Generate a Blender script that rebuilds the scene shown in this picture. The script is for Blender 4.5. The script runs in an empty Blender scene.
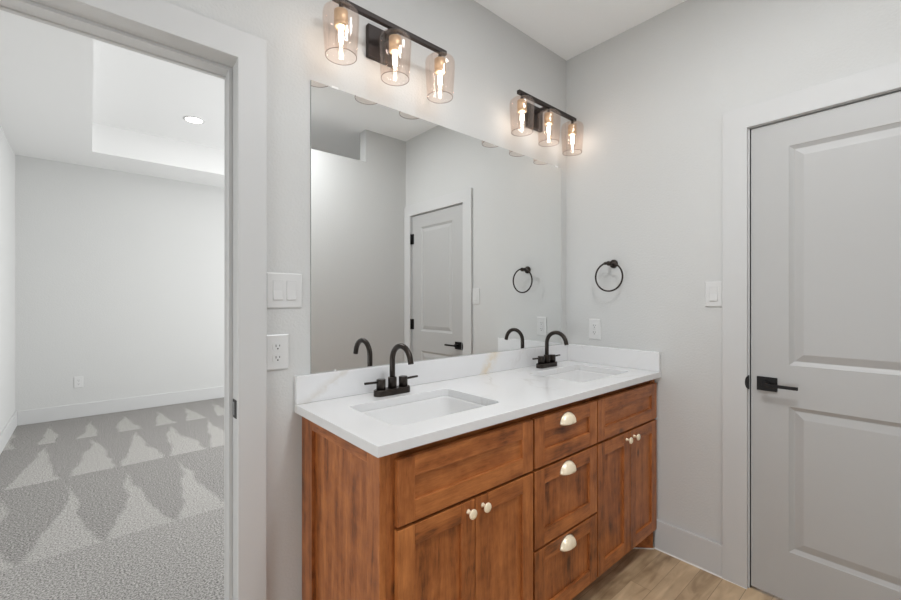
import bpy, bmesh, math, random
from mathutils import Vector, Matrix
from mathutils.geometry import tessellate_polygon
random.seed(7)
S = bpy.context.scene
COL = S.collection
PI = math.pi

# ------------------------------------------------------------------ camera
cam_d = bpy.data.cameras.new('camera')
cam_d.sensor_width = 36.0
cam_d.lens = 416.44 / 901 * 36.0
cam_d.clip_start = 0.02
cam = bpy.data.objects.new('camera', cam_d)
COL.objects.link(cam)
cam.location = (-2.2141, -1.4702, 1.2788)
cam.rotation_euler = (PI / 2, 0, -0.7132)
S.camera = cam

# ------------------------------------------------------------------ world, lights, exposure
W = bpy.data.worlds.new('world'); S.world = W
W.use_nodes = True
W.node_tree.nodes['Background'].inputs[0].default_value = (0.75, 0.86, 1.0, 1)
W.node_tree.nodes['Background'].inputs[1].default_value = 1.0
S.view_settings.view_transform = 'Standard'
S.view_settings.look = 'None'
S.view_settings.gamma = 1.0
S.view_settings.use_curve_mapping = False
S.view_settings.exposure = 0.26
try:
    S.cycles.max_bounces = 14
    S.cycles.diffuse_bounces = 8
    S.cycles.glossy_bounces = 6
    S.cycles.transmission_bounces = 8
    S.cycles.transparent_max_bounces = 24
    S.cycles.sample_clamp_indirect = 4.0
    S.cycles.caustics_reflective = True
    S.cycles.blur_glossy = 0.5
    S.cycles.caustics_refractive = False
    S.cycles.use_denoising = True
except Exception:
    pass

BULB_STRENGTH = 31.0        # vanity bulbs


def lamp(name, kind, loc, power, color, size=0.2, rot=(0, 0, 0), size_y=None, spread=PI):
    d = bpy.data.lights.new(name, kind)
    d.energy = power
    d.color = color
    if kind == 'AREA':
        d.shape = 'RECTANGLE' if size_y else 'DISK'
        d.size = size
        if size_y:
            d.size_y = size_y
        d.spread = spread
    o = bpy.data.objects.new(name, d)
    COL.objects.link(o)
    o.location = loc
    o.rotation_euler = rot
    return o


# unseen fill lights added to brighten the rooms, beside the bedroom's recessed light and window
lamp('bathroom_ceiling_fill', 'AREA', (-0.9, -0.95, 2.735), 3.0, (0.97, 0.985, 1.0), 0.3)  # added fill under the ceiling, no fixture there
lamp('bathroom_rear_fill', 'AREA', (-1.3, -1.35, 2.735), 16.0, (0.97, 0.985, 1.0), 0.3)  # added fill, placed out of the mirror's view to light the cabinet fronts
lamp('bathroom_west_fill', 'AREA', (-4.57, -1.1, 0.75), 20.0, (0.91, 0.965, 1.0), 1.15, (0, -PI / 2, 0), 0.95)  # added west fill light, not daylight from a known window
lamp('alcove_fill', 'AREA', (-1.6, -2.5, 2.735), 8.5, (0.96, 0.98, 1.0), 0.3)  # added fill to brighten the space above the partial wall
lamp('bedroom_ceiling_lamp', 'AREA', (-1.44, 3.26, 3.03), 1.5, (1.0, 0.99, 0.98), 0.14)
lamp('bedroom_ceiling_fill', 'AREA', (-0.5, 2.2, 3.03), 24.0, (1.0, 1.0, 0.99), 0.9)  # added wide bedroom fill, no fan is built
lamp('bedroom_window_daylight', 'AREA', (1.44, 2.4, 1.45), 88.0, (0.985, 0.995, 1.0), 1.7, (0, PI / 2 + 0.18, 0), 1.5)


# ------------------------------------------------------------------ materials
def mat(name, color, rough=0.5, metal=0.0, bump=None, spec=0.5, coat=0.0):
    m = bpy.data.materials.new(name)
    m.use_nodes = True
    nt = m.node_tree
    b = nt.nodes['Principled BSDF']
    b.inputs['Base Color'].default_value = (*color, 1)
    b.inputs['Roughness'].default_value = rough
    b.inputs['Metallic'].default_value = metal
    b.inputs['Specular IOR Level'].default_value = spec
    b.inputs['Coat Weight'].default_value = coat
    if bump:
        scale, dist, strength = bump
        tc = nt.nodes.new('ShaderNodeTexCoord')
        n = nt.nodes.new('ShaderNodeTexNoise')
        n.inputs['Scale'].default_value = scale
        n.inputs['Detail'].default_value = 3
        bp = nt.nodes.new('ShaderNodeBump')
        bp.inputs['Distance'].default_value = dist
        bp.inputs['Strength'].default_value = strength
        nt.links.new(tc.outputs['Object'], n.inputs['Vector'])
        nt.links.new(n.outputs['Fac'], bp.inputs['Height'])
        nt.links.new(bp.outputs['Normal'], b.inputs['Normal'])
    return m


def N(nt, t, **kw):
    n = nt.nodes.new(t)
    for k, v in kw.items():
        setattr(n, k, v)
    return n


def math_node(nt, op, a, b=None, c=None, clamp=False):
    n = nt.nodes.new('ShaderNodeMath')
    n.operation = op
    n.use_clamp = clamp
    for i, v in enumerate((a, b, c)):
        if v is None:
            continue
        if isinstance(v, (int, float)):
            n.inputs[i].default_value = v
        else:
            nt.links.new(v, n.inputs[i])
    return n.outputs[0]


M = {}
M['wall'] = mat('wall_paint', (0.60, 0.602, 0.594), 0.75, bump=(110, 0.003, 0.40), spec=0.3)
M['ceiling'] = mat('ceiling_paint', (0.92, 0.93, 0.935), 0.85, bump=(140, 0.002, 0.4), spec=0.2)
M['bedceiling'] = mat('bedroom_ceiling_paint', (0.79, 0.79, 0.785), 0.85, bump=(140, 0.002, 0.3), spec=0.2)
M['trim'] = mat('trim_paint', (0.60, 0.602, 0.60), 0.5, spec=0.3)
M['door'] = mat('door_paint', (0.475, 0.474, 0.469), 0.42)
M['plastic'] = mat('white_plastic', (0.66, 0.66, 0.655), 0.3)
M['dark'] = mat('dark_slot', (0.02, 0.02, 0.02), 0.6)
M['bronze'] = mat('dark_bronze', (0.036, 0.028, 0.023), 0.36, 0.6)
M['black'] = mat('matte_black', (0.010, 0.009, 0.009), 0.45, 0.0, spec=0.25)
M['ironbrown'] = mat('dark_iron', (0.035, 0.027, 0.025), 0.5, 0.4)
M['brass'] = mat('aged_brass', (0.74, 0.57, 0.39), 0.45, 0.55)
M['champagne'] = mat('champagne_gold', (1.0, 0.87, 0.65), 0.30, 0.2)
M['ceramic'] = mat('white_ceramic', (0.80, 0.80, 0.80), 0.12)
M['steel'] = mat('brushed_steel', (0.62, 0.62, 0.62), 0.25, 1.0)
M['caulk'] = mat('white_caulk', (0.78, 0.76, 0.72), 0.6)
M['mirror'] = mat('mirror_glass', (0.90, 0.91, 0.905), 0.0, 1.0)
M['mirroredge'] = mat('mirror_edge', (0.35, 0.38, 0.37), 0.2)
M['clip'] = mat('clear_clip', (0.85, 0.86, 0.86), 0.15)


def glass_mat(name, tint, gloss=0.10):
    m = bpy.data.materials.new(name)
    m.use_nodes = True
    nt = m.node_tree
    nt.nodes.clear()
    out = N(nt, 'ShaderNodeOutputMaterial')
    tr = N(nt, 'ShaderNodeBsdfTransparent')
    tr.inputs[0].default_value = (*tint, 1)
    gl = N(nt, 'ShaderNodeBsdfGlossy')
    gl.inputs['Roughness'].default_value = 0.03
    lw = N(nt, 'ShaderNodeLayerWeight')
    lw.inputs['Blend'].default_value = 0.25
    f = math_node(nt, 'MULTIPLY_ADD', lw.outputs['Facing'], 0.16, gloss * 0.25)
    f = math_node(nt, 'MINIMUM', f, 0.5)
    mx = N(nt, 'ShaderNodeMixShader')
    nt.links.new(f, mx.inputs[0])
    nt.links.new(tr.outputs[0], mx.inputs[1])
    nt.links.new(gl.outputs[0], mx.inputs[2])
    nt.links.new(mx.outputs[0], out.inputs[0])
    return m


M['shade'] = glass_mat('champagne_glass', (0.996, 0.960, 0.938))
M['rim'] = glass_mat('rim_refraction_tint', (0.62, 0.55, 0.52))  # darker tint paints in the refraction at the glass edge
M['bulbglass'] = glass_mat('bulb_glass', (0.98, 0.96, 0.93))


def emit(name, color, strength):
    m = bpy.data.materials.new(name)
    m.use_nodes = True
    nt = m.node_tree
    nt.nodes.clear()
    out = N(nt, 'ShaderNodeOutputMaterial')
    e = N(nt, 'ShaderNodeEmission')
    e.inputs[0].default_value = (*color, 1)
    e.inputs[1].default_value = strength
    nt.links.new(e.outputs[0], out.inputs[0])
    return m


M['filament'] = emit('filament_glow', (1.0, 0.94, 0.87), BULB_STRENGTH)
M['lens'] = emit('downlight_lens', (1.0, 0.97, 0.93), 6.0)


def wood_mat(name, axis):
    """stained knotty alder; axis = grain direction (0 x, 1 y, 2 z)"""
    m = bpy.data.materials.new(name)
    m.use_nodes = True
    nt = m.node_tree
    L = nt.links.new
    b = nt.nodes['Principled BSDF']
    tc = N(nt, 'ShaderNodeTexCoord')
    at = N(nt, 'ShaderNodeAttribute', attribute_name='board')
    comb = N(nt, 'ShaderNodeCombineXYZ')
    o = math_node(nt, 'MULTIPLY', at.outputs['Fac'], 37.0)
    for i in range(3):
        L(o, comb.inputs[i])
    add = N(nt, 'ShaderNodeVectorMath', operation='ADD')
    L(tc.outputs['Object'], add.inputs[0]); L(comb.outputs[0], add.inputs[1])
    mp = N(nt, 'ShaderNodeMapping')
    sc = [1, 1, 1]; sc[axis] = 0.10
    mp.inputs['Scale'].default_value = sc
    L(add.outputs[0], mp.inputs[0])
    # broad cloudiness of the stain
    n1 = N(nt, 'ShaderNodeTexNoise'); n1.inputs['Scale'].default_value = 34; n1.inputs['Detail'].default_value = 5
    n1.inputs['Roughness'].default_value = 0.6; n1.inputs['Distortion'].default_value = 0.8
    L(mp.outputs[0], n1.inputs['Vector'])
    # fine grain
    n2 = N(nt, 'ShaderNodeTexNoise'); n2.inputs['Scale'].default_value = 130; n2.inputs['Detail'].default_value = 5
    n2.inputs['Roughness'].default_value = 0.7; n2.inputs['Distortion'].default_value = 1.2
    L(mp.outputs[0], n2.inputs['Vector'])
    # cathedral figure
    w = N(nt, 'ShaderNodeTexWave', wave_type='RINGS')
    w.inputs['Scale'].default_value = 5.0; w.inputs['Distortion'].default_value = 7.0
    w.inputs['Detail'].default_value = 3; w.inputs['Detail Scale'].default_value = 1.4
    L(mp.outputs[0], w.inputs['Vector'])
    # blotches (isotropic)
    n3 = N(nt, 'ShaderNodeTexNoise'); n3.inputs['Scale'].default_value = 15; n3.inputs['Detail'].default_value = 4
    L(add.outputs[0], n3.inputs['Vector'])
    a = math_node(nt, 'MULTIPLY', n1.outputs['Fac'], 0.40)
    a = math_node(nt, 'MULTIPLY_ADD', n2.outputs['Fac'], 0.36, a)
    a = math_node(nt, 'MULTIPLY_ADD', w.outputs['Fac'], 0.09, a)
    a = math_node(nt, 'MULTIPLY_ADD', n3.outputs['Fac'], 0.36, a)
    a = math_node(nt, 'MULTIPLY_ADD', at.outputs['Fac'], 0.08, a)
    r = N(nt, 'ShaderNodeValToRGB')
    e = r.color_ramp.elements
    e[0].position = 0.43; e[0].color = (0.075, 0.020, 0.0045, 1)
    e[1].position = 0.86; e[1].color = (0.58, 0.215, 0.062, 1)
    x = e.new(0.60); x.color = (0.32, 0.099, 0.025, 1)
    L(a, r.inputs[0])
    # knots: dark spots
    v = N(nt, 'ShaderNodeTexVoronoi'); v.inputs['Scale'].default_value = 5.0
    sc2 = [1, 1, 1]; sc2[axis] = 0.6
    mp2 = N(nt, 'ShaderNodeMapping'); mp2.inputs['Scale'].default_value = sc2
    L(add.outputs[0], mp2.inputs[0]); L(mp2.outputs[0], v.inputs['Vector'])
    kn = N(nt, 'ShaderNodeMapRange'); kn.inputs['From Min'].default_value = 0.03; kn.inputs['From Max'].default_value = 0.085
    kn.inputs['To Min'].default_value = 0.35; kn.inputs['To Max'].default_value = 1.0
    L(v.outputs['Distance'], kn.inputs['Value'])
    mx = N(nt, 'ShaderNodeMix', data_type='RGBA', blend_type='MULTIPLY')
    mx.inputs['Factor'].default_value = 1.0
    L(r.outputs[0], mx.inputs['A']); L(kn.outputs[0], mx.inputs['B'])
    L(mx.outputs['Result'], b.inputs['Base Color'])
    b.inputs['Roughness'].default_value = 0.38
    b.inputs['Specular IOR Level'].default_value = 0.5
    return m


M['wood_x'] = wood_mat('alder_horizontal', 0)
M['wood_y'] = wood_mat('alder_depthwise', 1)
M['wood_z'] = wood_mat('alder_vertical', 2)
M['wood_shadow'] = mat('shaded_frame', (0.060, 0.018, 0.008), 0.5)  # darkened wood copy, shade put into the colour; no face uses it


def quartz_mat():
    m = bpy.data.materials.new('veined_quartz')
    m.use_nodes = True
    nt = m.node_tree
    L = nt.links.new
    b = nt.nodes['Principled BSDF']
    tc = N(nt, 'ShaderNodeTexCoord')
    # soft grey veins
    mp = N(nt, 'ShaderNodeMapping'); mp.inputs['Rotation'].default_value = (0.3, 0.55, 0.7)
    L(tc.outputs['Object'], mp.inputs[0])
    n = N(nt, 'ShaderNodeTexNoise'); n.inputs['Scale'].default_value = 1.9; n.inputs['Detail'].default_value = 6
    n.inputs['Distortion'].default_value = 1.6
    L(mp.outputs[0], n.inputs['Vector'])
    d = math_node(nt, 'ABSOLUTE', math_node(nt, 'SUBTRACT', n.outputs['Fac'], 0.5))
    vein = N(nt, 'ShaderNodeMapRange'); vein.inputs['From Min'].default_value = 0.0; vein.inputs['From Max'].default_value = 0.022
    vein.inputs['To Min'].default_value = 1.0; vein.inputs['To Max'].default_value = 0.0
    L(d, vein.inputs['Value'])
    n5 = N(nt, 'ShaderNodeTexNoise'); n5.inputs['Scale'].default_value = 2.3
    L(tc.outputs['Object'], n5.inputs['Vector'])
    gate = N(nt, 'ShaderNodeMapRange'); gate.inputs['From Min'].default_value = 0.5; gate.inputs['From Max'].default_value = 0.68
    L(n5.outputs['Fac'], gate.inputs['Value'])
    vf = math_node(nt, 'MULTIPLY', math_node(nt, 'MULTIPLY', vein.outputs[0], gate.outputs[0]), 0.40)
    mix1 = N(nt, 'ShaderNodeMix', data_type='RGBA')
    mix1.inputs['A'].default_value = (0.76, 0.76, 0.765, 1)
    mix1.inputs['B'].default_value = (0.50, 0.46, 0.42, 1)
    L(vf, mix1.inputs['Factor'])
    # golden stain veins: a diagonal streak on the splash behind the counter's middle, a paler one near the left end
    cur = mix1.outputs['Result']
    sep = N(nt, 'ShaderNodeSeparateXYZ')
    L(tc.outputs['Object'], sep.inputs[0])
    nz = N(nt, 'ShaderNodeTexNoise'); nz.inputs['Scale'].default_value = 24; nz.inputs['Detail'].default_value = 4
    L(tc.outputs['Object'], nz.inputs['Vector'])
    for (x0, slope, width, amount, y0, colr) in ((-0.700, 0.80, 0.060, 0.95, -0.06, (0.68, 0.50, 0.24)),
                                                 (-1.560, 1.6, 0.050, 0.42, -0.03, (0.52, 0.44, 0.34))):
        # distance to the line x = x0 + slope * (z - 0.96)
        zz = math_node(nt, 'SUBTRACT', sep.outputs['Z'], 0.05)
        lx = math_node(nt, 'MULTIPLY_ADD', zz, slope, x0 + 0.8352)
        dx = math_node(nt, 'ABSOLUTE', math_node(nt, 'SUBTRACT', sep.outputs['X'], lx))
        dx = math_node(nt, 'MULTIPLY_ADD', nz.outputs['Fac'], 0.16, math_node(nt, 'SUBTRACT', dx, 0.085))
        g = N(nt, 'ShaderNodeMapRange', interpolation_type='SMOOTHSTEP')
        g.inputs['From Min'].default_value = 0.0; g.inputs['From Max'].default_value = width
        g.inputs['To Min'].default_value = amount; g.inputs['To Max'].default_value = 0.0
        L(dx, g.inputs['Value'])
        # confined to the splash and the counter strip next to it
        yy = N(nt, 'ShaderNodeMapRange', interpolation_type='SMOOTHSTEP')
        yy.inputs['From Min'].default_value = y0; yy.inputs['From Max'].default_value = y0 + 0.07 if y0 < -0.05 else -0.021
        L(math_node(nt, 'ADD', sep.outputs['Y'], 0.0), yy.inputs['Value'])
        fac = math_node(nt, 'MULTIPLY', g.outputs[0], yy.outputs[0], clamp=True)
        sp_ = N(nt, 'ShaderNodeMapRange'); sp_.inputs['From Min'].default_value = 0.38; sp_.inputs['From Max'].default_value = 0.62
        sp_.inputs['To Min'].default_value = 0.15
        L(nz.outputs['Fac'], sp_.inputs['Value'])
        fac = math_node(nt, 'MULTIPLY', fac, sp_.outputs[0], clamp=True)
        mx = N(nt, 'ShaderNodeMix', data_type='RGBA')
        mx.inputs['B'].default_value = (*colr, 1)
        L(cur, mx.inputs['A']); L(fac, mx.inputs['Factor'])
        cur = mx.outputs['Result']
    L(cur, b.inputs['Base Color'])
    b.inputs['Roughness'].default_value = 0.16
    return m


M['quartz'] = quartz_mat()


def plank_mat():
    m = bpy.data.materials.new('oak_plank_floor')
    m.use_nodes = True
    nt = m.node_tree
    L = nt.links.new
    b = nt.nodes['Principled BSDF']
    tc = N(nt, 'ShaderNodeTexCoord')
    mp = N(nt, 'ShaderNodeMapping'); mp.inputs['Location'].default_value = (0.35, 0.573, 0)
    L(tc.outputs['Object'], mp.inputs[0])
    br = N(nt, 'ShaderNodeTexBrick')
    br.inputs['Scale'].default_value = 1.0
    br.inputs['Brick Width'].default_value = 1.22; br.inputs['Row Height'].default_value = 0.09
    br.inputs['Mortar Size'].default_value = 0.0012
    br.inputs['Color1'].default_value = (0.0, 0, 0, 1); br.inputs['Color2'].default_value = (1, 1, 1, 1)
    br.inputs['Mortar'].default_value = (0.5, 0.5, 0.5, 1)
    br.offset = 0.37
    L(mp.outputs[0], br.inputs['Vector'])
    tone = N(nt, 'ShaderNodeSeparateColor'); L(br.outputs['Color'], tone.inputs[0])
    comb = N(nt, 'ShaderNodeCombineXYZ')
    L(math_node(nt, 'MULTIPLY', tone.outputs[0], 11.0), comb.inputs[0]); L(math_node(nt, 'MULTIPLY', tone.outputs[0], 7.0), comb.inputs[2])
    add = N(nt, 'ShaderNodeVectorMath', operation='ADD'); L(tc.outputs['Object'], add.inputs[0]); L(comb.outputs[0], add.inputs[1])
    st = N(nt, 'ShaderNodeMapping'); st.inputs['Scale'].default_value = (0.16, 1, 1); L(add.outputs[0], st.inputs[0])
    n1 = N(nt, 'ShaderNodeTexNoise'); n1.inputs['Scale'].default_value = 22; n1.inputs['Detail'].default_value = 6; n1.inputs['Distortion'].default_value = 1.0
    L(st.outputs[0], n1.inputs['Vector'])
    n2 = N(nt, 'ShaderNodeTexNoise'); n2.inputs['Scale'].default_value = 7; n2.inputs['Detail'].default_value = 2
    L(add.outputs[0], n2.inputs['Vector'])
    a = math_node(nt, 'MULTIPLY', n1.outputs['Fac'], 0.6)
    a = math_node(nt, 'MULTIPLY_ADD', n2.outputs['Fac'], 0.35, a)
    a = math_node(nt, 'MULTIPLY_ADD', tone.outputs[0], 0.16, a)
    r = N(nt, 'ShaderNodeValToRGB'); e = r.color_ramp.elements
    e[0].position = 0.34; e[0].color = (0.25, 0.160, 0.085, 1)
    e[1].position = 0.74; e[1].color = (0.70, 0.525, 0.335, 1)
    x = e.new(0.53); x.color = (0.51, 0.365, 0.222, 1)
    L(a, r.inputs[0])
    mx = N(nt, 'ShaderNodeMix', data_type='RGBA')
    mx.inputs['B'].default_value = (0.20, 0.13, 0.08, 1)
    L(math_node(nt, 'MULTIPLY', br.outputs['Fac'], 0.6), mx.inputs['Factor']); L(r.outputs[0], mx.inputs['A'])
    L(mx.outputs['Result'], b.inputs['Base Color'])
    b.inputs['Roughness'].default_value = 0.42
    return m


M['plank'] = plank_mat()


def carpet_mat():
    """grey cut pile with rows of vacuum strokes: the pile leans the other way inside each wedge"""
    m = bpy.data.materials.new('grey_carpet')
    m.use_nodes = True
    nt = m.node_tree
    L = nt.links.new
    b = nt.nodes['Principled BSDF']
    tc = N(nt, 'ShaderNodeTexCoord')
    nw = N(nt, 'ShaderNodeTexNoise'); nw.inputs['Scale'].default_value = 2.6; nw.inputs['Detail'].default_value = 2
    L(tc.outputs['Object'], nw.inputs['Vector'])
    sep = N(nt, 'ShaderNodeSeparateXYZ'); L(tc.outputs['Object'], sep.inputs[0])
    X = math_node(nt, 'MULTIPLY_ADD', nw.outputs['Fac'], 0.16, math_node(nt, 'SUBTRACT', sep.outputs['X'], 0.08))
    Y = math_node(nt, 'MULTIPLY_ADD', nw.outputs['Fac'], 0.03, math_node(nt, 'SUBTRACT', sep.outputs['Y'], 0.015))
    nw2 = N(nt, 'ShaderNodeTexNoise'); nw2.inputs['Scale'].default_value = 1.7
    mp = N(nt, 'ShaderNodeMapping'); mp.inputs['Location'].default_value = (5, 3, 0)
    L(tc.outputs['Object'], mp.inputs[0]); L(mp.outputs[0], nw2.inputs['Vector'])
    total = None
    # (near line, apex line, apex x, period, width, power)
    for (y0, y1, x0, per, wd, pw, tm) in ((3.68, 4.32, -2.217, 0.288, 0.62, 1.0, 2.0), (2.61, 3.56, -1.895, 0.305, 0.85, 1.0, 1.126), (1.40, 2.37, -2.318, 0.318, 1.0, 0.6, 1.247)):
        t = math_node(nt, 'DIVIDE', math_node(nt, 'SUBTRACT', Y, y0), y1 - y0)
        inside = math_node(nt, 'MULTIPLY', math_node(nt, 'GREATER_THAN', t, 0.0), math_node(nt, 'LESS_THAN', t, tm))
        ph = math_node(nt, 'FRACT', math_node(nt, 'ADD', math_node(nt, 'DIVIDE', math_node(nt, 'SUBTRACT', X, x0), per), 20.5))
        tri = math_node(nt, 'MULTIPLY', math_node(nt, 'ABSOLUTE', math_node(nt, 'SUBTRACT', ph, 0.5)), 2.0)
        lim = math_node(nt, 'SUBTRACT', 1.0, math_node(nt, 'POWER', math_node(nt, 'MAXIMUM', t, 0.0), pw))
        lim = math_node(nt, 'MULTIPLY', lim, math_node(nt, 'MULTIPLY_ADD', nw2.outputs['Fac'], 0.8, wd - 0.4))
        e = N(nt, 'ShaderNodeMapRange'); e.inputs['From Min'].default_value = -0.08; e.inputs['From Max'].default_value = 0.08
        e.inputs['To Min'].default_value = -1.0; e.inputs['To Max'].default_value = 1.0
        L(math_node(nt, 'SUBTRACT', lim, tri), e.inputs['Value'])
        v = math_node(nt, 'MULTIPLY', e.outputs[0], inside)
        total = v if total is None else math_node(nt, 'ADD', total, v)
    pile = N(nt, 'ShaderNodeTexNoise'); pile.inputs['Scale'].default_value = 115; pile.inputs['Detail'].default_value = 4; pile.inputs['Roughness'].default_value = 0.85
    L(tc.outputs['Object'], pile.inputs['Vector'])
    val = math_node(nt, 'MULTIPLY_ADD', total, 0.056, 0.345)
    val = math_node(nt, 'MULTIPLY_ADD', math_node(nt, 'SUBTRACT', pile.outputs['Fac'], 0.5), 2.0, val)
    val = math_node(nt, 'MINIMUM', math_node(nt, 'MAXIMUM', val, 0.08), 0.8)
    cc = N(nt, 'ShaderNodeCombineColor')
    L(val, cc.inputs[0]); L(math_node(nt, 'MULTIPLY', val, 0.965), cc.inputs[1]); L(math_node(nt, 'MULTIPLY', val, 0.925), cc.inputs[2])
    L(cc.outputs[0], b.inputs['Base Color'])
    b.inputs['Roughness'].default_value = 1.0
    b.inputs['Specular IOR Level'].default_value = 0.1
    bp = N(nt, 'ShaderNodeBump'); bp.inputs['Distance'].default_value = 0.006; bp.inputs['Strength'].default_value = 0.6
    L(pile.outputs['Fac'], bp.inputs['Height']); L(bp.outputs['Normal'], b.inputs['Normal'])
    return m


M['carpet'] = carpet_mat()


# ------------------------------------------------------------------ mesh helpers
def new_bm():
    bm = bmesh.new()
    bm.verts.layers.float.new('board')
    return bm


def bx(bm, x0, x1, y0, y1, z0, z1, mi=0, board=None):
    x0, x1 = min(x0, x1), max(x0, x1); y0, y1 = min(y0, y1), max(y0, y1); z0, z1 = min(z0, z1), max(z0, z1)
    lay = bm.verts.layers.float['board']
    v = [bm.verts.new((x, y, z)) for x in (x0, x1) for y in (y0, y1) for z in (z0, z1)]
    if board is None:
        board = random.random()
    for q in v:
        q[lay] = board
    for f in ((0, 1, 3, 2), (4, 6, 7, 5), (0, 4, 5, 1), (2, 3, 7, 6), (0, 2, 6, 4), (1, 5, 7, 3)):
        fc = bm.faces.new([v[i] for i in f]); fc.material_index = mi
    return v


def prism(bm, pts, vec, mi=0, smooth=False):
    """extrude a planar loop of points along vec"""
    a = [bm.verts.new(p) for p in pts]
    b = [bm.verts.new(Vector(p) + Vector(vec)) for p in pts]
    n = len(a)
    fs = [bm.faces.new(a[::-1]), bm.faces.new(b)]
    for i in range(n):
        f = bm.faces.new((a[i], a[(i + 1) % n], b[(i + 1) % n], b[i])); f.smooth = smooth
        fs.append(f)
    for f in fs:
        f.material_index = mi
    return fs


def loft(bm, rings, cap0=False, cap1=False, closed=True, mi=0, smooth=True):
    vs = [[bm.verts.new(p) for p in r] for r in rings]
    n = len(vs[0])
    for a, b in zip(vs, vs[1:]):
        for i in range(n if closed else n - 1):
            f = bm.faces.new((a[i], a[(i + 1) % n], b[(i + 1) % n], b[i])); f.smooth = smooth; f.material_index = mi
    if cap0:
        f = bm.faces.new(vs[0][::-1]); f.material_index = mi
    if cap1:
        f = bm.faces.new(vs[-1]); f.material_index = mi
    return vs


def lathe(bm, prof, base=(0, 0, 0), axis='z', n=32, cap0=False, cap1=False, mi=0):
    rings = []
    for (r, h) in prof:
        ring = []
        for i in range(n):
            t = 2 * PI * i / n
            c, s = r * math.cos(t), r * math.sin(t)
            p = {'z': (c, s, h), '-y': (c, -h, s), 'x': (h, c, s), '-x': (-h, c, -s)}[axis]
            ring.append(Vector(p) + Vector(base))
        rings.append(ring)
    return loft(bm, rings, cap0, cap1, mi=mi)


def tube(bm, path, r, n=16, caps=True, mi=0, closed=False):
    path = [Vector(p) for p in path]
    rings = []
    prev = None
    m = len(path)
    for i, p in enumerate(path):
        if closed:
            t = (path[(i + 1) % m] - path[i - 1]).normalized()
        else:
            t = (path[min(i + 1, m - 1)] - path[max(i - 1, 0)]).normalized()
        if prev is None:
            u = t.orthogonal().normalized()
        else:
            u = (prev - t * prev.dot(t)).normalized()
        prev = u
        w = t.cross(u)
        rr = r[i] if isinstance(r, (list, tuple)) else r
        rings.append([p + (u * math.cos(2 * PI * k / n) + w * math.sin(2 * PI * k / n)) * rr for k in range(n)])
    if closed:
        rings.append(rings[0])
        loft(bm, rings, mi=mi)
        bmesh.ops.remove_doubles(bm, verts=bm.verts, dist=1e-6)
    else:
        loft(bm, rings, caps, caps, mi=mi)


def rrect(cx, cy, hx, hy, r, z, n=6):
    out = []
    for (sx, sy, a0) in ((1, 1, 0), (-1, 1, PI / 2), (-1, -1, PI), (1, -1, 1.5 * PI)):
        for k in range(n + 1):
            a = a0 + PI / 2 * k / n
            out.append(Vector((cx + sx * (hx - r) + r * math.cos(a), cy + sy * (hy - r) + r * math.sin(a), z)))
    return out


def obj(name, bm, mats, parent=None, bevel=0.0, segs=2, smooth=False, loc=None, recalc=True, solidify=0.0):
    if recalc:
        bmesh.ops.recalc_face_normals(bm, faces=bm.faces)
    me = bpy.data.meshes.new(name)
    bm.to_mesh(me); bm.free()
    if not isinstance(mats, (list, tuple)):
        mats = [mats]
    for m in mats:
        me.materials.append(m)
    o = bpy.data.objects.new(name, me)
    COL.objects.link(o)
    if smooth:
        for p in me.polygons:
            p.use_smooth = True
    if solidify:
        md = o.modifiers.new('thickness', 'SOLIDIFY'); md.thickness = abs(solidify); md.offset = 1 if solidify > 0 else -1
    if bevel:
        md = o.modifiers.new('bevel', 'BEVEL'); md.width = bevel; md.segments = segs
        md.limit_method = 'ANGLE'; md.angle_limit = math.radians(40)
    if parent:
        o.parent = parent
    if loc is not None:
        o.location = loc
    return o


def tag(o, label=None, cat=None, group=None, kind=None):
    if label: o['label'] = label
    if cat: o['category'] = cat
    if group: o['group'] = group
    if kind: o['kind'] = kind
    return o


def thing(name, loc, label, cat, group=None, rot=(0, 0, 0)):
    o = bpy.data.objects.new(name, None)
    COL.objects.link(o)
    o.empty_display_size = 0.05
    o.location = loc; o.rotation_euler = rot
    return tag(o, label, cat, group)


def copy_tree(o, parent=None):
    c = o.copy(); COL.objects.link(c)
    if parent:
        c.parent = parent
    for ch in list(o.children):
        copy_tree(ch, c)
    return c


def struct(name, bm, m, bevel=0.0, label=None, parent=None):
    o = obj(name, bm, m, parent, bevel)
    if not parent:
        o['kind'] = 'structure'
    if label:
        o['label'] = label
    return o


# ------------------------------------------------------------------ room shell
H = 2.7497
HB = 2.755         # bedroom soffit
HT = 3.045         # bedroom tray
WT = 0.145          # wall between the rooms
YB = -1.7357       # wall across from the mirror
YS = -3.2          # far end behind that wall
XW = -4.60         # west wall of the bathroom, moved far out so the fill spreads evenly
XL = -2.79         # bedroom west wall
XR = 1.45          # bedroom east wall
YF = 4.622         # bedroom far wall
OX0, OX1, OZ = -2.675, -1.8440, 2.070   # rough opening to the bedroom
DY0, DY1, DZ = -0.9415, -1.638, 2.042   # rough opening of the closed door

bm = new_bm()
bx(bm, XW, 0.12, YS, 0.055, -0.06, 0.0)
struct('floor', bm, M['plank'])
bm = new_bm()
bx(bm, XL, XR, 0.055, YF, -0.06, 0.0)
struct('floor_bedroom', bm, M['carpet'])

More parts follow.
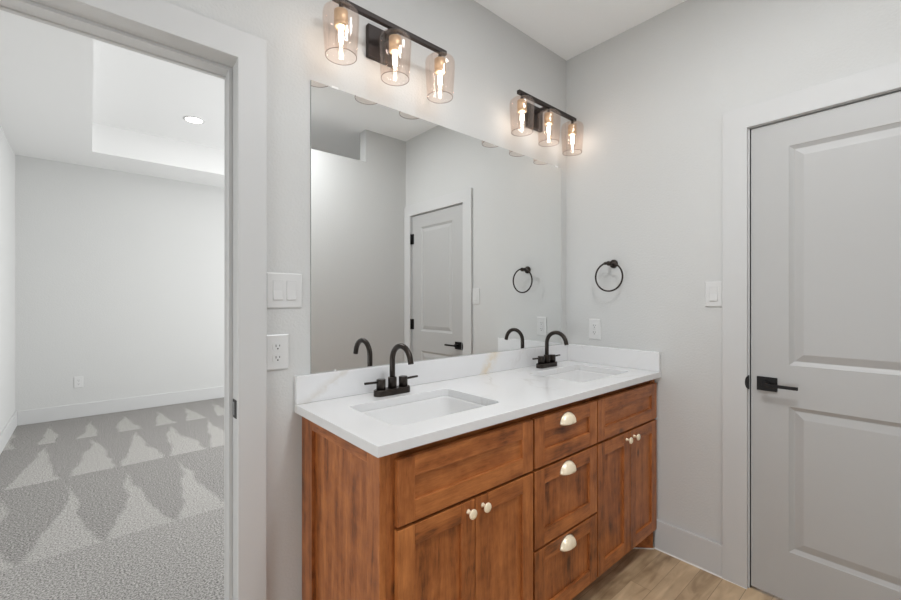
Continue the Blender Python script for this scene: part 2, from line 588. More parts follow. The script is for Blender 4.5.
bm = new_bm()
bx(bm, XW - 0.1, OX0, 0, WT, 0, HT + 0.1)
bx(bm, OX0, OX1, 0, WT, OZ, HT + 0.1)
bx(bm, OX1, XR + 0.1, 0, WT, 0, HT + 0.1)
struct('wall_north', bm, M['wall'])
bm = new_bm()
bx(bm, 0, 0.12, 0, DY0, 0, H)
bx(bm, 0, 0.12, DY0, DY1, DZ, H)
bx(bm, 0, 0.12, DY1, YS, 0, H)
struct('wall_east', bm, M['wall'])
bm = new_bm()
bx(bm, -0.4177, 0, YB, YB - 0.10, 0, H)
bx(bm, XW, -2.55, YB, YB - 0.10, 0, 2.47); bx(bm, -1.12, -0.4177, YB, YB - 0.10, 0, 2.47)
bx(bm, -2.55, -1.12, YB, YB - 0.10, 2.25, 2.47)  # wide opening below added to let light reach the cabinet fronts
struct('wall_south', bm, M['wall'])
bm = new_bm()
BY0, BY1, BZ0, BZ1 = -1.60, -0.60, 0.15, 1.35  # opening cut for the added west fill light
bx(bm, XW - 0.1, XW, YS, BY0, 0, H); bx(bm, XW - 0.1, XW, BY1, 0, 0, H)
bx(bm, XW - 0.1, XW, BY0, BY1, 0, BZ0); bx(bm, XW - 0.1, XW, BY0, BY1, BZ1, H)
struct('wall_west', bm, M['wall'])
bm = new_bm()
for a in ((BY0, BY0 + 0.04, BZ0, BZ1), (BY1 - 0.04, BY1, BZ0, BZ1), (BY0, BY1, BZ0, BZ0 + 0.04), (BY0, BY1, BZ1 - 0.04, BZ1)):
    bx(bm, XW - 0.08, XW - 0.03, *a)
struct('west_fill_frame', bm, M['trim'])  # invented frame, added around the west fill light
AX0, AX1, AZ0, AZ1 = -2.45, -1.25, 0.45, 2.05  # opening added for light from behind the camera
bm = new_bm()
bx(bm, XW - 0.1, AX0, YS - 0.1, YS, 0, H); bx(bm, AX1, 0.12, YS - 0.1, YS, 0, H)
bx(bm, AX0, AX1, YS - 0.1, YS, 0, AZ0); bx(bm, AX0, AX1, YS - 0.1, YS, AZ1, H)
struct('wall_alcove', bm, M['wall'])
bm = new_bm()
for a in ((AX0, AX0 + 0.04, AZ0, AZ1), (AX1 - 0.04, AX1, AZ0, AZ1), (AX0, AX1, AZ0, AZ0 + 0.04), (AX0, AX1, AZ1 - 0.04, AZ1)):
    bx(bm, a[0], a[1], YS - 0.08, YS - 0.03, a[2], a[3])
struct('alcove_light_frame', bm, M['trim'])  # invented frame, added around the alcove's light opening
bm = new_bm(); bx(bm, XW - 0.1, 0.12, YS - 0.1, 0, H, H + 0.1); struct('ceiling', bm, M['ceiling'])

# bedroom
bm = new_bm(); bx(bm, XL - 0.1, XR + 0.1, YF, YF + 0.1, 0, HT + 0.1); struct('wall_bedroom_north', bm, M['wall'])
bm = new_bm(); bx(bm, XL - 0.1, XL, WT, YF, 0, HT + 0.1); struct('wall_bedroom_west', bm, M['wall'])
WY0, WY1, WZ0, WZ1 = 1.55, 3.25, 0.70, 2.20
bm = new_bm()
bx(bm, XR, XR + 0.1, WT, WY0, 0, HT + 0.1); bx(bm, XR, XR + 0.1, WY1, YF, 0, HT + 0.1)
bx(bm, XR, XR + 0.1, WY0, WY1, 0, WZ0); bx(bm, XR, XR + 0.1, WY0, WY1, WZ1, HT + 0.1)
struct('wall_bedroom_east', bm, M['wall'])
bm = new_bm()
TX0, TX1, TY0, TY1 = -2.20, 0.86, 0.75, 3.9965
bx(bm, XL, TX0 - 0.03, WT, YF, HB, HB + 0.03); bx(bm, TX1 + 0.03, XR, WT, YF, HB, HB + 0.03)
bx(bm, TX0 - 0.03, TX1 + 0.03, WT, TY0 - 0.03, HB, HB + 0.03); bx(bm, TX0 - 0.03, TX1 + 0.03, TY1 + 0.03, YF, HB, HB + 0.03)
bx(bm, TX0 - 0.03, TX0, TY0, TY1, HB, HT); bx(bm, TX1, TX1 + 0.03, TY0, TY1, HB, HT)
bx(bm, TX0 - 0.03, TX1 + 0.03, TY0 - 0.03, TY0, HB, HT); bx(bm, TX0 - 0.03, TX1 + 0.03, TY1, TY1 + 0.03, HB, HT)
bx(bm, XL, XR, WT, YF, HT, HT + 0.1)
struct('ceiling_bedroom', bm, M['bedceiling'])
# bedroom window (out of the photo, the daylight comes through it)
bm = new_bm()
for a in ((WY0, WY0 + 0.05, WZ0, WZ1), (WY1 - 0.05, WY1, WZ0, WZ1), (WY0, WY1, WZ0, WZ0 + 0.05), (WY0, WY1, WZ1 - 0.05, WZ1),
          (WY0, WY1, 1.43, 1.47)):
    bx(bm, XR + 0.03, XR + 0.08, *a)
struct('window_1', bm, M['trim'])

# baseboards
BZ = 0.148


def baseboard(name, x0, x1, y0, y1):
    bm = new_bm(); bx(bm, x0, x1, y0, y1, 0, BZ)
    return struct(name, bm, M['trim'], 0.003)


baseboard('baseboard_east', -0.015, 0, -0.535, -0.839)
baseboard('baseboard_north', -1.7675, -1.647, -0.015, 0)
baseboard('baseboard_south', -1.12, -0.015, YB, YB + 0.015)
baseboard('baseboard_bedroom_north', XL + 0.015, XR, YF - 0.015, YF)
baseboard('baseboard_bedroom_west', XL, XL + 0.015, WT, YF)
bm = new_bm()
prism(bm, [(-0.015, -0.535, 0), (-0.020, -0.535, 0), (-0.015, -0.535, 0.005)], (0, -0.40, 0))
struct('trim_5', bm, M['caulk'])

# casings
CT = 0.018


def casing(name, a0, a1, i0, i1, zt, zi, place, depth):
    # U-shaped board: outer a0..a1, inner i0..i1
    bm = new_bm()
    prism(bm, [place(a, z) for a, z in ((a0, 0), (a0, zt), (a1, zt), (a1, 0), (i1, 0), (i1, zi), (i0, zi), (i0, 0))], depth)
    return struct(name, bm, M['trim'], 0.002)


casing('trim_1', -2.751, -1.7687, -2.663, -1.8565, 2.145, 2.0555, lambda a, z: (a, 0, z), (0, -CT, 0))
# jamb with its stop
bm = new_bm()
JF = -1.8525
bx(bm, JF, OX1, 0, WT, 0, 2.0595); bx(bm, OX0, -2.667, 0, WT, 0, 2.0595)
bx(bm, OX0, OX1, 0, WT, 2.0595, OZ)
bx(bm, JF - 0.011, JF, 0.066, 0.105, 0, 2.0595); bx(bm, -2.667, -2.656, 0.066, 0.105, 0, 2.0595)
bx(bm, -2.656, JF - 0.011, 0.066, 0.105, 2.0485, 2.0595)
# casing on the bedroom side
jamb = struct('trim_2', bm, M['trim'], 0.0015)
casing('trim_4', -2.751, -1.7687, -2.663, -1.8565, 2.145, 2.0555, lambda a, z: (a, WT, z), (0, CT, 0))
# strike plate on the jamb
bm = new_bm()
bx(bm, JF - 0.0018, JF, 0.016, 0.056, 0.890, 0.950)
pts = []
for k in range(9):
    a = -PI / 2 + PI * k / 8
    pts.append((JF - 0.0018, 0.018 - 0.026 * math.cos(a), 0.920 + 0.029 * math.sin(a)))
prism(bm, pts, (0.0022, 0, 0))
sp = obj('strike_plate', bm, M['black'], jamb)
sp['label'] = 'black metal strike plate'
bm = new_bm(); bx(bm, JF - 0.0025, JF - 0.0017, 0.036, 0.046, 0.898, 0.942)
obj('latch_hole', bm, M['steel'], sp)

# ------------------------------------------------------------------ closed door on the right
casing('trim_3', -0.8390, -1.7335, -0.9355, -1.6445, 2.136, 2.0415, lambda a, z: (0, a, z), (-CT, 0, 0))
bm = new_bm()
bx(bm, -0.001, 0.12, -0.9385, DY0, 0, DZ)
bx(bm, -0.001, 0.12, -1.6415, DY1, 0, DZ)
bx(bm, -0.001, 0.12, DY0, DY1, 2.0395, DZ)
bx(bm, 0.042, 0.075, DY0, DY0 - 0.012, 0, DZ); bx(bm, 0.042, 0.075, DY1, DY1 + 0.012, 0, DZ); bx(bm, 0.042, 0.075, DY0, DY1, 2.028, DZ)
frame = struct('trim_6', bm, M['trim'])
bm = new_bm()
bx(bm, -0.0195, 0.004, -0.9382, -0.9402, 0.885, 0.945)
pts = []
for k in range(9):
    a = -PI / 2 + PI * k / 8
    pts.append((-0.0185, -0.9375 + 0.010 * math.cos(a), 0.915 + 0.027 * math.sin(a)))
prism(bm, pts, (0.002, 0, 0))
o = obj('strike_plate', bm, M['black'], frame)
o['label'] = 'dark lip of the strike plate'

# slab: y from DS0 (latch side) to DS1 (hinge side)
DS0, DS1, SZ0, SZ1 = -0.9455, -1.6340, 0.014, 2.0345
bm = new_bm()
panels = [(-1.078, -1.502, 1.005, 1.925), (-1.078, -1.502, 0.222, 0.832)]
outer = [Vector((0.002, DS0, SZ0)), Vector((0.002, DS1, SZ0)), Vector((0.002, DS1, SZ1)), Vector((0.002, DS0, SZ1))]
holes = [[Vector((0.002, a, z0)), Vector((0.002, b, z0)), Vector((0.002, b, z1)), Vector((0.002, a, z1))] for a, b, z0, z1 in panels]
allp = outer + [p for h in holes for p in h]
vs = [bm.verts.new(p) for p in allp]
for t in tessellate_polygon([outer] + holes):
    bm.faces.new([vs[i] for i in t])
for (a, b, z0, z1) in panels:
    def rc(i, x):
        return [(x, a - i, z0 + i), (x, b + i, z0 + i), (x, b + i, z1 - i), (x, a - i, z1 - i)]
    loft(bm, [rc(0, 0.002), rc(0.003, 0.0045), rc(0.016, 0.0120), rc(0.019, 0.0120), rc(0.046, 0.0035), rc(0.049, 0.0030)], cap1=True, smooth=False)
bk = [bm.verts.new(Vector((0.037, p.y, p.z))) for p in outer]
bm.faces.new(bk)
for i in range(4):
    bm.faces.new((vs[i], vs[(i + 1) % 4], bk[(i + 1) % 4], bk[i]))
bmesh.ops.remove_doubles(bm, verts=bm.verts, dist=1e-5)
door = obj('door_1', bm, M['door'])
tag(door, 'closed pale grey two-panel door with a black lever, right of the vanity', 'door', kind='structure')
# lever set
bm = new_bm(); bx(bm, -0.0065, 0.002, -0.9680, -1.0400, 0.8860, 0.9460)
rose = obj('door_handle', bm, M['black'], door, 0.002); rose['label'] = 'black lever handle on a square rose'
bm = new_bm()
lathe(bm, [(0.011, 0.0), (0.011, 0.034)], (-0.0065, -1.004, 0.917), '-x', 20, True, True)
bx(bm, -0.0520, -0.0405, -0.995, -1.1150, 0.9105, 0.9235)
obj('lever', bm, M['black'], rose, 0.0015)
bm = new_bm()
for zc in (1.80, 0.97, 0.28):
    z0 = zc - 0.045
    lathe(bm, [(0.0075, 0), (0.0075, 0.09)], (-0.006, -1.6395, z0), 'z', 14, True, True)
for zc in (1.80,):
    pass
hb = [(1.83, ), (1.06, ), (0.28, )]
bm.free()
for (zc,) in hb:
    bm = new_bm()
    lathe(bm, [(0.0075, 0), (0.0075, 0.092)], (-0.0065, -1.6392, zc - 0.046), 'z', 14, True, True)
    bx(bm, -0.001, 0.002, -1.6060, -1.6345, zc - 0.046, zc + 0.046)
    h = obj('hinge', bm, M['black'], door)
    h['label'] = 'black hinge'

# ------------------------------------------------------------------ vanity cabinet
KX0, KX1 = -1.645, 0.0
FY = -0.530           # face frame
DF = -0.548           # door and drawer fronts
CZ = 0.8826           # cabinet top
van = thing('vanity_cabinet', (-0.8225, -0.27, 0), 'brown stained wood double vanity cabinet under the white quartz countertop', 'cabinet')
VO = Vector(van.location)


def vobj(name, bm, mats, parent=None, bevel=0.0):
    bmesh.ops.translate(bm, verts=bm.verts, vec=-VO)
    return obj(name, bm, mats, parent or van, bevel)


WOOD = [M['wood_z'], M['wood_x'], M['wood_y'], M['wood_shadow']]
bm = new_bm()
bx(bm, -1.625, -1.609, -0.02, -0.512, 0.10, CZ, 0); bx(bm, -0.018, -0.002, -0.02, -0.512, 0.10, CZ, 0)
bx(bm, -1.609, -0.018, -0.02, -0.512, 0.10, 0.116, 1); bx(bm, -1.609, -0.018, -0.004, -0.02, 0.10, CZ, 1)
vobj('carcass', bm, WOOD)
# face frame
bm = new_bm()
bx(bm, -1.6255, -1.585, FY, -0.512, 0.10, CZ, 0)
bx(bm, -0.034, -0.002, FY, -0.512, 0.10, CZ, 0)
bx(bm, -1.585, -0.034, -0.515, -0.497, 0.842, CZ, 1)
bx(bm, -1.585, -0.034, FY, -0.512, 0.10, 0.120, 1)
vobj('face_frame', bm, WOOD, None, 0.001)
# finished end panel (shaker)
bm = new_bm()
PX0, PX1 = KX0, -1.6256
bx(bm, PX0, PX1, -0.004, -0.092, 0.0, CZ, 0)
bx(bm, PX0, PX1, -0.463, FY, 0.0, CZ, 0)
bx(bm, PX0, PX1, -0.092, -0.463, 0.836, CZ, 2)
bx(bm, PX0, PX1, -0.092, -0.463, 0.0, 0.16, 2)
bx(bm, PX1 - 0.006, PX1, -0.085, -0.47, 0.15, 0.84, 0, 0.55)
vobj('end_panel', bm, WOOD, None, 0.0012)
# toe kick with its angled return
bm = new_bm()
bx(bm, -1.625, -0.109, -0.4525, -0.437, 0.0, 0.10, 1)
prism(bm, [(-0.109, -0.4525, 0), (-0.0275, -0.5325, 0), (-0.0165, -0.5215, 0), (-0.109, -0.430, 0)], (0, 0, 0.10), 1)
tk = vobj('toe_kick', bm, WOOD)
bm = new_bm()
bx(bm, -1.625, -0.109, -0.4575, -0.4526, 0.0, 0.004)
prism(bm, [(-0.109, -0.4576, 0), (-0.0275, -0.5376, 0), (-0.0275, -0.5327, 0), (-0.109, -0.4527, 0)], (0, 0, 0.004))
o = vobj('caulk_line', bm, M['caulk'], tk); o['label'] = 'pale caulk bead along the floor'


def shaker(name, x0, x1, z0, z1, sw=0.056, rw=0.056, slab_h=False):
    """frame-and-panel front between x0..x1, z0..z1"""
    bm = new_bm()
    yb = FY - 0.001
    bx(bm, x0, x0 + sw, DF, yb, z0, z1, 0)
    bx(bm, x1 - sw, x1, DF, yb, z0, z1, 0)
    bx(bm, x0 + sw, x1 - sw, DF, yb, z1 - rw, z1, 1)
    bx(bm, x0 + sw, x1 - sw, DF, yb, z0, z0 + rw, 1)
    bx(bm, x0 + sw - 0.006, x1 - sw + 0.006, DF + 0.0095, yb, z0 + rw - 0.006, z1 - rw + 0.006, 1 if slab_h else 0)
    return vobj(name, bm, WOOD, None, 0.0012)


ZT, ZM0, ZM1, ZB = 0.8550, 0.6660, 0.6760, 0.106
U1 = (-1.600, -1.030); U2 = (-1.019, -0.600); U3 = (-0.592, -0.020)
f1 = shaker('false_front', U1[0], U1[1], ZM1, ZT, slab_h=True)
f2 = shaker('false_front', U3[0], U3[1], ZM1, ZT, slab_h=True)


def knob(parent, x, z):
    bm = new_bm()
    lathe(bm, [(0.0075, 0.0), (0.0065, 0.003), (0.0050, 0.006), (0.0050, 0.015), (0.0125, 0.0185), (0.0150, 0.0205), (0.0150, 0.0235), (0.0135, 0.0255), (0.006, 0.0263)],
          (0, 0, 0), '-y', 28, True, True)
    o = obj('knob', bm, M['champagne'], parent)
    o.location = Vector((x, DF, z)) - VO
    o['label'] = 'champagne gold round knob'
    return o


for (u, kx) in ((U1, (-1.345, -1.283)), (U3, (-0.343, -0.270))):
    mid = (u[0] + u[1]) / 2
    d1 = shaker('door', u[0], mid - 0.0015, ZB, ZM0)
    knob(d1, kx[0], 0.6355)
    d2 = shaker('door', mid + 0.0015, u[1], ZB, ZM0)
    knob(d2, kx[1], 0.6355)


def cup_pull(parent, x, z):
    a, h, d = 0.047, 0.040, 0.025
    bm = new_bm()
    rings = []
    nu, nv = 22, 8
    for j in range(nv + 1):
        ph = PI / 2 * j / nv
        ring = []
        for i in range(nu + 1):
            th = PI * i / nu
            k = math.cos(ph) ** 0.85
            ring.append((a * math.cos(th) * k, -d * math.sin(ph), h * math.sin(th) * k))
        rings.append(ring)
    # the flange against the drawer
    fl = [(1.07 * a * math.cos(PI * i / nu), 0.0, 1.07 * h * math.sin(PI * i / nu)) for i in range(nu + 1)]
    loft(bm, [fl] + rings[:-1], closed=False)
    last = rings[-2]
    tip = bm.verts.new((0, -d, 0))
    vs = [v for v in bm.verts if v.index == -1]
    bm.verts.ensure_lookup_table()
    lv = bm.verts[-(nu + 2):-1]
    for i in range(nu):
        f = bm.faces.new((lv[i], lv[i + 1], tip)); f.smooth = True
    o = obj('cup_pull', bm, M['champagne'], parent, solidify=0.0022)
    o.location = Vector((x, DF, z)) - VO
    o['label'] = 'champagne gold cup pull'
    return o


for (z0, z1, cz) in ((ZM1, ZT, 0.805), (0.3875, ZM0, 0.6165), (ZB, 0.3780, 0.3285)):
    d = shaker('drawer', U2[0], U2[1], z0, z1, slab_h=(z1 > 0.8))
    cup_pull(d, -0.819, cz)

# ------------------------------------------------------------------ countertop with splashes
KZ, KT, KD = 0.9126, 0.0299, -0.5635
top = thing('countertop', (-0.8352, -0.28, KZ), 'white quartz countertop with gold and grey veins on the wood vanity', 'countertop')
TO = Vector((-0.8352, 0, KZ))
top.location = TO
SINKS = ((-1.320, -0.306, 0.2240, 0.1540), (-0.345, -0.306, 0.2240, 0.1540))
bm = new_bm()
outer = [Vector((-1.6703, -0.0005, 0)), Vector((-1.6703, KD, 0)), Vector((-0.0005, KD, 0)), Vector((-0.0005, -0.0005, 0))]
hs = [rrect(cx, cy, hx, hy, 0.028, 0) for cx, cy, hx, hy in SINKS]
loops = [outer] + hs
flat = [p for l in loops for p in l]
vt = [bm.verts.new((p.x, p.y, KZ)) for p in flat]
vb = [bm.verts.new((p.x, p.y, KZ - KT)) for p in flat]
for t in tessellate_polygon(loops):
    bm.faces.new([vt[i] for i in t]); bm.faces.new([vb[i] for i in reversed(t)])
k = 0
for l in loops:
    n = len(l)
    for i in range(n):
        a, b = k + i, k + (i + 1) % n
        f = bm.faces.new((vt[a], vt[b], vb[b], vb[a]))
    k += n
bmesh.ops.translate(bm, verts=bm.verts, vec=-TO)
obj('slab', bm, M['quartz'], top, 0.002)
bm = new_bm(); bx(bm, -1.6703, -0.0205, -0.0205, -0.0005, KZ + 0.0002, 1.0122)
bmesh.ops.translate(bm, verts=bm.verts, vec=-TO); obj('backsplash', bm, M['quartz'], top, 0.0018)
bm = new_bm(); bx(bm, -0.0205, -0.0005, KD + 0.003, -0.0005, KZ + 0.0002, 1.0122)
bmesh.ops.translate(bm, verts=bm.verts, vec=-TO); obj('side_splash', bm, M['quartz'], top, 0.0018)

# sinks
sink_labels = ('white rectangular undermount sink nearer the bedroom doorway', 'white rectangular undermount sink in the corner by the right wall')
for (cx, cy, hx, hy), lab in zip(SINKS, sink_labels):
    zb = KZ - KT - 0.0006
    s = thing('sink', (cx, cy, zb - 0.135), lab, 'sink', 'undermount sinks in the vanity')
    bm = new_bm()
    prof = [(0.012, 0.0, 0.040), (-0.002, 0.0, 0.030), (-0.0025, -0.006, 0.031), (-0.004, -0.095, 0.042), (-0.012, -0.118, 0.046), (-0.030, -0.130, 0.05), (-0.06, -0.1335, 0.05), (-0.115, -0.1345, 0.03)]
    rings = [rrect(0, 0, hx + g, hy + g, r, 0.135 + z) for g, z, r in prof]
    loft(bm, rings, cap1=True)
    obj('basin', bm, M['ceramic'], s, solidify=-0.010, recalc=True)
    bm = new_bm()
    lathe(bm, [(0.030, 0.0), (0.030, 0.0022), (0.024, 0.0028), (0.021, 0.0014), (0.004, 0.0010)], (0, 0, 0.0012), 'z', 28, True, True)
    o = obj('drain', bm, M['steel'], s); o['label'] = 'round metal drain'

# ------------------------------------------------------------------ faucets
fa = thing('faucet', (-1.3215, -0.091, KZ), 'dark bronze high-arc faucet at the sink nearer the bedroom doorway', 'faucet', 'dark bronze vanity faucets')
bm = new_bm()
loft(bm, [rrect(0, 0, 0.0795, 0.0225, 0.022, z) if i == 0 else rrect(0, 0, 0.0795 - g, 0.0225 - g, 0.0215 - g, z) for i, (g, z) in enumerate(((0, 0.0003), (0, 0.021), (0.002, 0.0235)))], True, True, smooth=False)
obj('base', bm, M['bronze'], fa)
bm = new_bm()
lathe(bm, [(0.0170, 0.0232), (0.0170, 0.0645), (0.0160, 0.066), (0.011, 0.0665)], n=28, cap0=True, cap1=True)
path = [(0, 0, 0.06), (0, 0, 0.10), (0, 0, 0.130)]
R = 0.0615
for k in range(1, 25):
    a = math.radians(168) * k / 24
    path.append((0, -R + R * math.cos(a), 0.130 + R * math.sin(a)))
dv = (Vector(path[-1]) - Vector(path[-2])).normalized()
path.append(tuple(Vector(path[-1]) + dv * 0.014))
tube(bm, path, 0.0108, 18)
obj('spout', bm, M['bronze'], fa)
for s in (-1, 1):
    bm = new_bm()
    lathe(bm, [(0.0175, 0.0232), (0.0175, 0.0610), (0.0160, 0.0630)], (s * 0.0510, 0, 0), n=28, cap0=True, cap1=True)
    hd = obj('handle', bm, M['bronze'], fa)
    bm = new_bm()
    tube(bm, [(s * 0.060, 0, 0.0525), (s * 0.121, 0, 0.0545)], 0.0046, 12)
    obj('lever', bm, M['bronze'], hd)
fb = copy_tree(fa)
fb.location = (-0.322, -0.090, KZ)
fb['label'] = 'dark bronze high-arc faucet at the corner sink by the right wall'

# ------------------------------------------------------------------ mirror
mi = thing('wall_mirror', (-0.836, 0, 1.0126), 'large frameless rectangular mirror standing on the backsplash', 'mirror')
bm = new_bm()
vv = bx(bm, -1.6115, -0.0606, -0.005, -0.0005, 1.0136, 2.0735)
bm.faces.ensure_lookup_table()
for f in bm.faces:
    if abs(f.calc_center_median().y + 0.005) > 1e-5:
        f.material_index = 1
bmesh.ops.translate(bm, verts=bm.verts, vec=-Vector(mi.location))
obj('glass', bm, [M['mirror'], M['mirroredge']], mi)
for (x, dn) in ((-1.520, 1), (-0.110, 1), (-1.520, -1), (-0.200, -1)):
    bm = new_bm()
    z = 2.0735 if dn > 0 else 1.0140
    if dn > 0:
        loft(bm, [[(x - 0.016, -0.0052, z - 0.004), (x + 0.016, -0.0052, z - 0.004), (x + 0.014, -0.0052, z + 0.006), (x - 0.014, -0.0052, z + 0.006)],
                  [(x - 0.012, -0.0080, z - 0.003), (x + 0.012, -0.0080, z - 0.003), (x + 0.012, -0.0080, z + 0.005), (x - 0.012, -0.0080, z + 0.005)]], True, True, smooth=False)
    else:
        bx(bm, x - 0.004, x + 0.004, -0.0072, -0.0052, z - 0.0010, z + 0.004)
    bmesh.ops.translate(bm, verts=bm.verts, vec=-Vector(mi.location))
    o = obj('mirror_clip', bm, M['clip'], mi, 0.0008)
    o['label'] = 'small clear mirror clip'

# ------------------------------------------------------------------ vanity lights
va = thing('vanity_light', (-1.321, 0, 2.303), 'three-light bar sconce with glass shades above the mirror, nearer the doorway', 'wall light', 'three-light vanity fixtures over the mirror')
bm = new_bm(); bx(bm, -0.0670, 0.0670, -0.022, -0.0005, -0.062, 0.066)
obj('backplate', bm, M['ironbrown'], va, 0.003)
SD = -0.110
bm = new_bm(); bx(bm, -0.012, 0.012, SD + 0.0092, -0.0222, 0.020, 0.036)
obj('arm', bm, M['ironbrown'], va, 0.001)
bm = new_bm(); bx(bm, -0.256, 0.256, SD - 0.009, SD + 0.009, 0.019, 0.037)
obj('bar', bm, M['ironbrown'], va, 0.0012)
for x in (-0.2255, 0.0, 0.2255):
    bm = new_bm()
    lathe(bm, [(0.010, -0.0065), (0.0240, -0.009), (0.0240, -0.048), (0.0222, -0.0495), (0.0222, -0.053), (0.0240, -0.0545), (0.0240, -0.064), (0.018, -0.066)],
          (x, SD, 0), n=28, cap0=True, cap1=True)
    o = obj('socket', bm, M['brass'], va); nb = new_bm(); lathe(nb, [(0.0075, 0.0192), (0.0075, -0.0065)], (x, SD, 0), n=20, cap0=True, cap1=True); obj('stem', nb, M['ironbrown'], va); o['label'] = 'brass lamp socket'
    bm = new_bm()
    lathe(bm, [(0.0105, -0.0040), (0.040, -0.0045), (0.052, -0.006), (0.0585, -0.012), (0.0610, -0.024), (0.0605, -0.054), (0.0580, -0.095), (0.0550, -0.140), (0.0530, -0.167)],
          (x, SD, 0), n=48)
    ring = [(x + 0.0535 * math.cos(2 * PI * k / 40), SD + 0.0535 * math.sin(2 * PI * k / 40), -0.1675) for k in range(40)]
    o = obj('lamp_shade', bm, M['shade'], va, solidify=0.0022); rb = new_bm(); tube(rb, ring, 0.0011, 8, closed=True)
    rim = obj('rim', rb, M['rim'], o); rim['label'] = 'lower rim of the glass, refraction darkening put into its tint'
    o['label'] = 'clear champagne-tinted glass shade, open below'
    bm = new_bm()
    lathe(bm, [(0.0130, -0.0662), (0.0150, -0.074), (0.0190, -0.085), (0.0200, -0.098), (0.0200, -0.130), (0.0165, -0.144), (0.0080, -0.151), (0.001, -0.152)],
          (x, SD, 0), n=24, cap1=True)
    b = obj('bulb', bm, M['bulbglass'], va); b['label'] = 'lit tubular filament bulb'
    bm = new_bm()
    lathe(bm, [(0.002, -0.069), (0.0065, -0.072), (0.0085, -0.080), (0.0085, -0.106), (0.0050, -0.120), (0.001, -0.128)], (x, SD, 0), n=14, cap0=True, cap1=True)
    obj('filament', bm, M['filament'], b)
vb_ = copy_tree(va)
vb_.location = (-0.332, 0, 2.298)
vb_['label'] = 'three-light bar sconce with glass shades above the mirror, in the corner'

# ------------------------------------------------------------------ towel ring
tr = thing('towel_ring', (0, -0.308, 1.480), 'dark bronze round towel ring on the right wall above the outlet', 'towel ring')
bm = new_bm()
lathe(bm, [(0.0235, 0.0005), (0.0235, 0.008), (0.020, 0.011), (0.011, 0.013), (0.0095, 0.020), (0.0095, 0.045), (0.0125, 0.048), (0.0125, 0.064), (0.010, 0.067)], (0, 0, 0), '-x', 28, True, True)
obj('mount', bm, M['bronze'], tr)
bm = new_bm()
tube(bm, [(-0.0575, 0.012 * 0, 0.0), (-0.0575, 0.012, 0.002), (-0.0575, 0.026, 0.001)], 0.0085, 14)
obj('sleeve', bm, M['bronze'], tr)
bm = new_bm()
RR = 0.0785
tube(bm, [(-0.0575, 0.0005 + RR * math.sin(2 * PI * k / 64), -0.0735 + RR * math.cos(2 * PI * k / 64)) for k in range(64)], 0.0047, 12, closed=True)
obj('ring', bm, M['bronze'], tr)


# ------------------------------------------------------------------ switches and outlets (built facing -y, then turned)
def plate_thing(name, loc, rz, w, h, label, cat):
    t = thing(name, loc, label, cat, rot=(0, 0, rz))
    bm = new_bm()
    loft(bm, [[(-w / 2, 0, -h / 2), (w / 2, 0, -h / 2), (w / 2, 0, h / 2), (-w / 2, 0, h / 2)],
              [(-w / 2, -0.004, -h / 2), (w / 2, -0.004, -h / 2), (w / 2, -0.004, h / 2), (-w / 2, -0.004, h / 2)],
              [(-w / 2 + 0.004, -0.0062, -h / 2 + 0.004), (w / 2 - 0.004, -0.0062, -h / 2 + 0.004), (w / 2 - 0.004, -0.0062, h / 2 - 0.004), (-w / 2 + 0.004, -0.0062, h / 2 - 0.004)]], True, True, smooth=False)
    obj('cover_plate', bm, M['plastic'], t)
    return t


def rocker(t, x):
    bm = new_bm()
    bx(bm, x - 0.0172, x + 0.0172, -0.0068, -0.0040, -0.0342, 0.0342)
    fr = obj('switch_frame', bm, M['trim'], t, 0.0006)
    bm = new_bm()
    prism(bm, [(x - 0.0155, -0.0068, -0.0315), (x - 0.0155, -0.0105, -0.0315), (x - 0.0155, -0.0076, 0.0), (x - 0.0155, -0.0082, 0.0315), (x - 0.0155, -0.0068, 0.0315)], (0.031, 0, 0))
    obj('rocker', bm, M['plastic'], t)


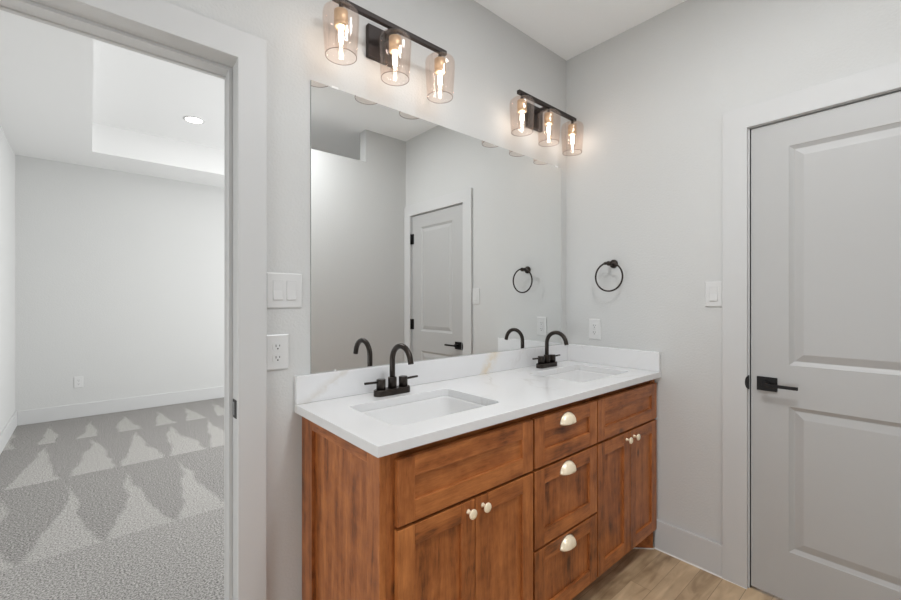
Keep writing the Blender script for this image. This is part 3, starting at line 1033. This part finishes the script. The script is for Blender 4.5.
def outlet_face(t, z, slots=True, square=False):
    bm = new_bm()
    if square:
        bx(bm, -0.0168, 0.0168, -0.0080, -0.0045, z - 0.0335, z + 0.0335)
    else:
        loft(bm, [[(p.x, y, p.y + z) for p in rrect(0, 0, 0.0172, 0.0143, 0.010, 0)] for y in (-0.0045, -0.0078)], False, True, smooth=False)
    f = obj('receptacle', bm, M['plastic'], t)
    zs = (0.0195, -0.0195) if square else (0.0,)
    for q in zs:
        bm = new_bm()
        y0, y1 = -0.0081 + (-0.0002 if square else 0), -0.0074
        bx(bm, -0.0072, -0.0050, y0, y1, z + q - 0.0015, z + q + 0.0068)
        bx(bm, 0.0050, 0.0072, y0, y1, z + q - 0.0005, z + q + 0.0060)
        lathe(bm, [(0.0026, -y1), (0.0026, -y0)], (0, 0, z + q - 0.0075), '-y', 12, True, True)
        obj('slots', bm, M['dark'], f)
    return f


t = plate_thing('light_switch', (-1.7055, -0.0003, 1.312), 0, 0.121, 0.121, 'white double rocker switch plate beside the bedroom doorway casing', 'light switch')
rocker(t, -0.023); rocker(t, 0.023)
t = plate_thing('wall_outlet', (-1.7293, -0.0003, 1.1005), 0, 0.076, 0.121, 'white duplex outlet below the double switch, left of the mirror', 'outlet')
outlet_face(t, 0.0195); outlet_face(t, -0.0195)
t = plate_thing('light_switch', (-0.0003, -0.8010, 1.307), -PI / 2, 0.073, 0.119, 'white single rocker switch beside the closed grey door', 'light switch')
rocker(t, 0.0)
t = plate_thing('wall_outlet', (-0.0003, -0.1925, 1.110), -PI / 2, 0.074, 0.119, 'white outlet on the right wall below the towel ring', 'outlet')
f = outlet_face(t, 0.0, square=True)
bm = new_bm(); bx(bm, -0.008, 0.008, -0.0088, -0.0078, 0.001, 0.0055); bx(bm, -0.008, 0.008, -0.0088, -0.0078, -0.0055, -0.001)
obj('test_button', bm, M['trim'], f)
t = plate_thing('wall_outlet', (-2.310, YF - 0.0003, 0.383), 0, 0.078, 0.122, 'white outlet low on the far bedroom wall', 'outlet')
outlet_face(t, 0.0195); outlet_face(t, -0.0195)

# ------------------------------------------------------------------ recessed light in the bedroom tray
rl = thing('recessed_light', (-1.444, 3.264, HT), 'lit round recessed light in the bedroom tray ceiling', 'ceiling light')
bm = new_bm()
lathe(bm, [(0.072, -0.002), (0.074, -0.006), (0.090, -0.004), (0.093, -0.0003)], n=40)
obj('trim_ring', bm, M['trim'], rl)
bm = new_bm()
lathe(bm, [(0.073, -0.0006), (0.073, -0.0030), (0.060, -0.0036)], n=40, cap0=True, cap1=True)
obj('lens', bm, M['lens'], rl)
